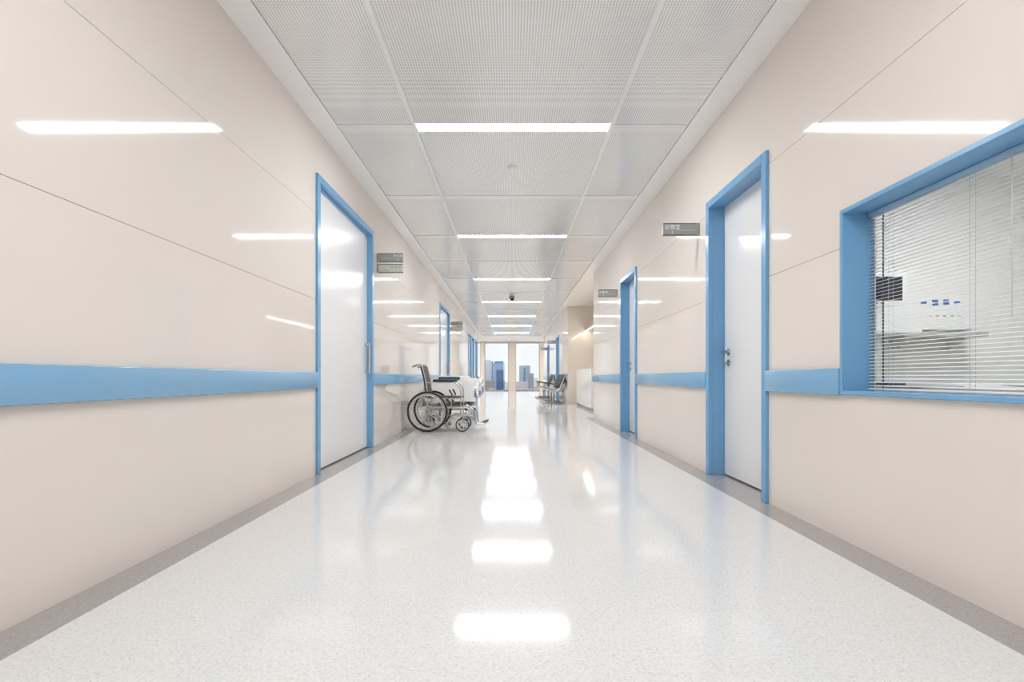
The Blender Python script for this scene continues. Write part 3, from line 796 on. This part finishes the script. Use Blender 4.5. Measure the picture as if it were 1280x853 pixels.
def side(y, s):
    m = MB(); R = 0.0115
    back = [(-1.231, y, 0.33), (-1.231, y, 0.586), (-1.262, y, 0.79), (-1.309, y, 0.972)]
    m.tube(back, R, 10)
    m.tube([(-1.309, y, 0.968), (-1.33, y, 0.984), (-1.375, y, 0.978)], R, 10)
    # arm hoop
    m.tube([(-1.245, y, 0.722), (-0.87, y, 0.722)] + arc((-0.84, y, 0.722), (-0.735, y, 0.70), (-0.735, y, 0.56)) + [(-0.735, y, 0.24)], R * 0.9, 10)
    # seat rail and upper frame tube running down to the footrest hanger
    m.tube([(-1.235, y, 0.490), (-0.72, y, 0.490)], R, 10)
    m.tube([(-1.231, y, 0.352), (-0.70, y, 0.352)] + arc((-0.67, y, 0.352), (-0.58, y, 0.345), (-0.548, y, 0.215)), R, 10)
    # lower frame tube
    m.tube([(-1.22, y, 0.30), (-1.02, y, 0.10), (-0.968, y, 0.10)] + arc((-0.945, y, 0.115), (-0.90, y, 0.225), (-0.84, y, 0.236)) + [(-0.548, y, 0.236)], R * 0.9, 10)
    for x in (-0.88, -0.97): m.tube([(x, y, 0.352), (x, y, 0.49)], R * 0.8, 8)
    m.build('side_frame', 'chrome', wc, smooth=True)
    m = MB(); m.tube([(-1.375, y, 0.978), (-1.445, y, 0.950)], 0.0145, 10); m.build('hand_grip', 'mid_grey', wc, smooth=True)
    m = MB(); m.box(-1.145, -0.832, y - 0.024, y + 0.024, 0.734, 0.768, 0.010, 2); m.build('armrest_pad', 'black', wc, smooth=True)
    m = MB(); m.tube([(-0.902, y + s * 0.02, 0.615), (-0.858, y + s * 0.02, 0.535)], 0.011, 8); m.tube([(-0.93, y + s * 0.02, 0.475), (-0.885, y + s * 0.02, 0.405)], 0.012, 8)
    m.tube([(-0.858, y + s * 0.02, 0.535), (-0.93, y + s * 0.02, 0.475)], 0.006, 6)
    m.build('brake_lever', 'black', wc, smooth=True)
    m = MB(); yy = y
    m.tube([(-0.60, yy, 0.345)] + arc((-0.57, yy, 0.34), (-0.525, yy, 0.32), (-0.52, yy, 0.22)) + [(-0.512, yy, 0.14), (-0.50, yy, 0.115), (-0.36, yy, 0.128)], R * 0.9, 10)
    m.build('footrest_hanger', 'chrome', wc, smooth=True)
    fp = MB(); fp.prism([(-0.43, 0.118), (-0.345, 0.142), (-0.345, 0.156), (-0.43, 0.132)], 'Y', yy - 0.005 if s < 0 else yy - 0.15, yy + 0.15 if s < 0 else yy + 0.005, 0.003, 1)
    fp.build('footplate', 'black', wc)
    m = MB(); m.tube([(-0.968, y, 0.1), (-0.95, y, 0.085)], 0.01, 8); m.tube([(-0.95, y - 0.012, 0.082), (-0.95, y + 0.012, 0.082)], 0.026, 14); m.build('anti_tip_wheel', 'mid_grey', wc, smooth=True)
both(side)
m = MB()   # sling back between the posts
pr = [(-1.222, 0.50), (-1.222, 0.586), (-1.250, 0.79), (-1.290, 0.962), (-1.300, 0.965), (-1.262, 0.79), (-1.234, 0.586), (-1.234, 0.50)]
m.prism(pr, 'Y', YN + 0.002, YF - 0.002, 0.003, 1); m.build('backrest', 'fabric', wc)
for y in (YN, YF):
    m = MB(); m.tube([(-1.244, y - 0.006, 0.5), (-1.244, y - 0.006, 0.586), (-1.276, y - 0.006, 0.79), (-1.318, y - 0.006, 0.95)], 0.012, 8)
    m.build('back_sleeve', 'black', wc, smooth=True)
m = MB(); m.box(-1.215, -0.735, YN - 0.012, YF + 0.012, 0.500, 0.518, 0.006, 2); m.build('seat', 'black', wc, smooth=True)
m = MB(); m.tube([(-1.0, YN, 0.236), (-1.0, YF, 0.47)], 0.011, 8); m.tube([(-0.975, YF, 0.236), (-0.975, YN, 0.47)], 0.011, 8)
m.tube([(-0.99, YN, 0.236), (-0.72, YN, 0.236)], 0.009, 8)
m.build('cross_brace', 'mid_grey', wc, smooth=True)
for x1, ya in ((-0.80, YN + 0.01), (-0.72, YF - 0.018)):
    m = MB(); m.box(-1.21, x1, ya, ya + 0.008, 0.385, 0.397); m.build('seat_strap', 'black', wc)

# ------------------------------------------------------------------ hospital bed along the left wall
bd = thing('hospital_bed', (-1.13, 9.65, 0), 'white hospital bed standing along the left wall behind the wheelchair', 'bed')
BX0, BX1, BY0, BY1 = -1.555, -0.665, 8.60, 10.75
def end_board(y0, y1, nm):
    cx = (BX0 + BX1) / 2; h = (BX1 - BX0) / 2
    pts = [(-h, 0.36), (h, 0.36), (h, 0.70), (h - 0.05, 0.755), (0.24, 0.775), (0.20, 0.80), (0.17, 0.825), (-0.17, 0.825), (-0.20, 0.80), (-0.24, 0.775), (-h + 0.05, 0.755), (-h, 0.70)]
    m = MB(); m.prism([(cx + u, v) for u, v in pts], 'Y', y0, y1, 0.012, 2)
    o = m.build(nm, 'white', bd, smooth=True)
    if nm == 'head_board': return o
    m = MB(); q = [(-0.17, 0.745), (0.17, 0.745), (0.20, 0.775), (0.185, 0.805), (-0.185, 0.805), (-0.20, 0.775)]
    m.prism([(cx + u, v) for u, v in q], 'Y', y0 - 0.012, y0 + 0.002, 0.004, 1)
    h_ = m.build('handle_inset', 'navy', o); h_['label'] = 'dark navy inset handle'
    return o
end_board(BY0, BY0 + 0.045, 'foot_board'); end_board(BY1 - 0.045, BY1, 'head_board')
m = MB(); m.box(BX0 + 0.03, BX1 - 0.03, BY0 + 0.05, BY1 - 0.05, 0.46, 0.60, 0.04, 3); m.build('mattress', 'sheet', bd, smooth=True)
m = MB(); m.box(BX0 + 0.02, BX1 - 0.02, BY0 + 0.05, BY1 - 0.05, 0.41, 0.458, 0.01); m.build('platform', 'tray', bd)
m = MB(); m.box(BX0 + 0.16, BX1 - 0.16, BY1 - 0.55, BY1 - 0.12, 0.60, 0.69, 0.04, 3); m.build('pillow', 'sheet', bd, smooth=True)
m = MB(); m.box(BX0 + 0.12, BX0 + 0.17, BY0 + 0.1, BY1 - 0.1, 0.20, 0.25); m.box(BX1 - 0.17, BX1 - 0.12, BY0 + 0.1, BY1 - 0.1, 0.20, 0.25)
m.box(BX0 + 0.12, BX1 - 0.12, BY0 + 0.1, BY0 + 0.16, 0.20, 0.25); m.box(BX0 + 0.12, BX1 - 0.12, BY1 - 0.16, BY1 - 0.1, 0.20, 0.25)
m.build('base_frame', 'mid_grey', bd)
m = MB(); m.prism([(BY0 + 0.5, 0.25), (BY0 + 0.62, 0.25), (BY0 + 0.42, 0.41), (BY0 + 0.30, 0.41)], 'X', BX0 + 0.2, BX1 - 0.2); m.prism([(BY1 - 0.62, 0.25), (BY1 - 0.5, 0.25), (BY1 - 0.30, 0.41), (BY1 - 0.42, 0.41)], 'X', BX0 + 0.2, BX1 - 0.2)
m.build('lift_arm', 'mid_grey', bd)
for x in (BX0 + 0.145, BX1 - 0.145):
    for y in (BY0 + 0.13, BY1 - 0.13):
        m = MB(); m.tube([(x - 0.016, y, 0.062), (x + 0.016, y, 0.062)], 0.062, 18); c_ = m.build('caster', 'rubber', bd, smooth=True)
        m = MB(); m.tube([(x, y, 0.125), (x, y, 0.21)], 0.018, 10); m.box(x - 0.026, x + 0.026, y - 0.03, y + 0.03, 0.105, 0.13, 0.006); m.build('caster_housing', 'white', c_)
def side_rail(xa, xb, y0, y1, zt, zl, sgn):
    m = MB(); n = 22; oo = []
    cy, cz, hy, hz = (y0 + y1) / 2, (zt + zl) / 2, (y1 - y0) / 2, (zt - zl) / 2
    outer = []; inner = []
    for q in range(n):
        a = 2 * PI * q / n
        f_ = lambda v: math.copysign(abs(v) ** 0.55, v)
        outer.append((cy + hy * f_(math.cos(a)), cz + hz * f_(math.sin(a))))
        inner.append((cy + hy * 0.62 * f_(math.cos(a)), cz + hz * 0.45 + hz * 0.30 * f_(math.sin(a))))
    bm = m.bm
    L = [[bm.verts.new((x, u, v)) for u, v in ring_] for x in (xa, xb) for ring_ in (outer, inner)]
    oa, ia, ob, ib = L
    for k in range(n):
        j = (k + 1) % n
        bm.faces.new((oa[k], oa[j], ia[j], ia[k])); bm.faces.new((ob[k], ib[k], ib[j], ob[j]))
        bm.faces.new((oa[k], ob[k], ob[j], oa[j])); bm.faces.new((ia[k], ia[j], ib[j], ib[k]))
    o = m.build('side_rail', 'white', bd)
    xo = xb if sgn > 0 else xa
    m = MB(); m.box(xo - 0.005, xo + 0.006, cy - hy * 0.62, cy + hy * 0.62, zl + 0.05, zl + hz * 0.95, 0.004); p = m.build('control_panel', 'bright_blue', o); p['label'] = 'blue control panel'
    m = MB(); m.box(xa - 0.012 if sgn > 0 else xb, xa if sgn > 0 else xb + 0.012, cy - hy * 0.3, cy + hy * 0.3, 0.42, zl + 0.06); m.build('rail_bracket', 'mid_grey', o)
for (xa, xb, sg) in ((-0.640, -0.605, 1), (BX0 - 0.038, BX0 - 0.008, -1)):
    side_rail(xa, xb, 8.82, 9.60, 0.70, 0.40, sg); side_rail(xa, xb, 9.80, 10.62, 0.775, 0.42, sg)

# ------------------------------------------------------------------ waiting benches on the right
def bench(yn, label):
    r = thing('waiting_bench', (1.3, yn, 0), label, 'bench', 'black and chrome benches against the right wall')
    sp = 0.58; N = 3
    m = MB(); m.box(1.26, 1.32, yn - 0.02, yn + N * sp + 0.02, 0.33, 0.38, 0.006); m.build('beam', 'chrome', r)
    for yy in (yn + 0.5, yn + N * sp - 0.30):
        m = MB(); m.tube([(0.94, yy, 0.022), (1.05, yy, 0.034), (1.5, yy, 0.034), (1.58, yy, 0.022)], 0.02, 10)
        m.tube([(1.29, yy, 0.03), (1.29, yy, 0.34)], 0.03, 12)
        for x in (0.96, 1.56): m.lathe((x, yy, 0.0), [(0.02, 0), (0.02, 0.02)], 10)
        m.build('foot', 'chrome', r, smooth=True)
    for i in range(N):
        a, c = yn + i * sp + 0.03, yn + (i + 1) * sp - 0.03
        pr = [(1.02, 0.415), (1.06, 0.445), (1.20, 0.425), (1.38, 0.412), (1.42, 0.43), (1.44, 0.45), (1.42, 0.40), (1.38, 0.385), (1.20, 0.395), (1.06, 0.41), (1.03, 0.40)]
        m = MB(); m.prism(pr, 'Y', a, c, 0.004, 1); m.build('seat', 'black', r, smooth=True)
        pr = [(1.405, 0.47), (1.43, 0.46), (1.60, 0.86), (1.61, 0.90), (1.59, 0.905), (1.565, 0.87)]
        m = MB(); m.prism(pr, 'Y', a, c, 0.004, 1); bk = m.build('backrest', 'black', r, smooth=True)
        m = MB()
        for q in range(3):
            yq = a + (c - a) * (q + 0.5) / 3
            m.prism([(1.398, 0.49), (1.405, 0.487), (1.572, 0.872), (1.562, 0.872)], 'Y', yq - 0.07, yq + 0.07, 0.002, 1)
        m.build('back_padding', 'rubber', bk)
    for i in range(N + 1):
        yy = yn + i * sp
        m = MB(); m.tube([(1.61, yy, 0.90), (1.42, yy, 0.44), (1.36, yy, 0.395), (1.06, yy, 0.425), (1.02, yy, 0.41)], 0.018, 8)
        m.tube([(1.29, yy, 0.36), (1.29, yy, 0.40)], 0.02, 8)
        m.tube([(1.47, yy, 0.555), (1.10, yy, 0.60)] + arc((1.06, yy, 0.60), (1.03, yy, 0.56), (1.10, yy, 0.43)), 0.011, 8)
        m.build('side_frame', 'chrome', r, smooth=True)
        m = MB(); m.prism([(1.46, 0.557), (1.44, 0.575), (1.05, 0.645), (1.01, 0.645), (1.01, 0.625), (1.05, 0.615)], 'Y', yy - 0.025, yy + 0.025, 0.004, 1)
        m.build('armrest', 'black', r, smooth=True)
    return r
bench(14.12, 'nearer black and chrome waiting bench, next to the beige niche wall')
bench(17.70, 'farther black and chrome waiting bench, toward the end windows')

# ------------------------------------------------------------------ city outside
ZG = -26.0
b = MB(); b.box(-900, 900, 60, 2600, ZG - 1, ZG); g_ = b.build('ground', 'ground'); g_['kind'] = 'structure'
def tower(name, x, y, w, d, top, rot, m, label, crown=None, cat='building', group='city buildings beyond the end windows', extra=None):
    r = thing(name, (x, y, ZG), label, cat, group); r.rotation_euler.z = rot
    def part(nm, x0, x1, y0, y1, z0, z1, mm):
        k = MB(); k.box(x0, x1, y0, y1, z0, z1); o = k.build(nm, mm, None, origin=(0, 0, 0)); o.parent = r; return o
    part('tower_body', -w / 2, w / 2, 0, d, 0, top - ZG, m)
    if crown: part('crown', -w / 2 * crown[0], w / 2 * crown[0], d * 0.15, d * 0.85, top - ZG, top - ZG + crown[1], crown[2])
    for e in (extra or ()): part(*e)
    return r
tower('office_tower', -22.5, 1000, 19, 17, 31, 0.42, 'f_blue', 'blue glass tower with a dark reflection over its lower half seen through the left end window', (0.8, 2.5, 'f_navy'),
      extra=[('dark_reflection', -9.0, 6.0, -2.0, 0, 0, 42, 'f_navy'), ('corner_strip', 6.2, 9.5, -0.4, 0, 20, 57, 'f_pale'), ('side_face', 9.5, 9.9, 0, 17, 0, 57, 'f_navy')])  # thin navy slab paints a reflected dark block onto the glass front
tower('office_tower', -50, 1040, 24, 18, 35, 0.25, 'f_pale', 'pale bluish tower at the left edge of the left end window', (0.6, 3, 'f_pale'),
      extra=[('corner_strip', 8.2, 9.4, -0.5, 0, 0, 60, 'f_navy'), ('pilaster', 9.6, 12, -0.8, 0, 0, 61, 'roof_white')])
tower('office_tower', 27, 1000, 21, 16, 23.5, -0.2, 'f_teal', 'teal glass tower seen through the right end window', (1.0, 1.2, 'f_mauve'),
      extra=[('dark_bay', -1.5, 2.5, -0.6, 0, 0, 46, 'f_slate'), ('edge_strip', 9.3, 10.6, -0.4, 0, 0, 50, 'f_mauve')])
tower('office_block', 41.5, 985, 8, 12, 8.5, -0.1, 'f_mauve', 'mauve stone block right of the teal tower')
tower('office_block', 22, 930, 22, 20, -8, 0, 'f_lilac', 'low lilac block in front of the teal tower')
tower('office_block', -42, 900, 22, 16, -5.5, 0.05, 'f_beige', 'low grey-beige block at the foot of the pale tower')
tower('office_block', -36, 1300, 12, 14, 2, 0, 'f_grey', 'small grey block far off between the two left towers')
tower('office_block', 66, 1400, 22, 14, -1, 0, 'f_pale', 'faint pale block far off at the right window edge')
tower('office_tower', 103, 1000, 9, 12, 27, 0.1, 'f_grey', 'grey tower far right, seen only as a reflection in the left wall')
tower('office_tower', -104, 1000, 12, 14, 33, 0.1, 'f_grey', 'grey tower far left, seen only as a reflection in the right wall')
tower('office_tower', -74, 1000, 8, 14, 22, 0.1, 'f_pale', 'pale tower left of the windows, seen only as a reflection in the right wall')
lows = [(8, 860, 6, 3.5), (15, 850, 9, 4.5), (24, 840, 7, 3), (33, 860, 10, 5), (43, 845, 8, 4), (52, 870, 10, 5), (56, 900, 6, 9), (47, 920, 7, 8), (-35, 840, 9, 6), (-20, 850, 5, 3), (-12, 870, 4, 4), (61, 840, 7, 4)]
where = ['first', 'second', 'third', 'fourth', 'fifth', 'sixth', 'seventh', 'eighth', 'ninth', 'tenth', 'eleventh', 'twelfth']
lows.sort()
for i, (x, y, w_, h_) in enumerate(lows):
    k = thing('low_building', (x, y, ZG), 'small white-roofed building, %s from the left at the foot of the city towers' % where[i], 'building', 'small buildings at the foot of the towers')
    m = MB(); m.box(x - w_ / 2, x + w_ / 2, y, y + 8, ZG, ZG + h_); m.build('wall', 'f_lilac' if i % 3 else 'f_grey', k)
    m = MB(); m.box(x - w_ / 2 - 0.3, x + w_ / 2 + 0.3, y - 0.4, y + 8.4, ZG + h_, ZG + h_ + 0.8); m.build('roof', 'roof_white', k)
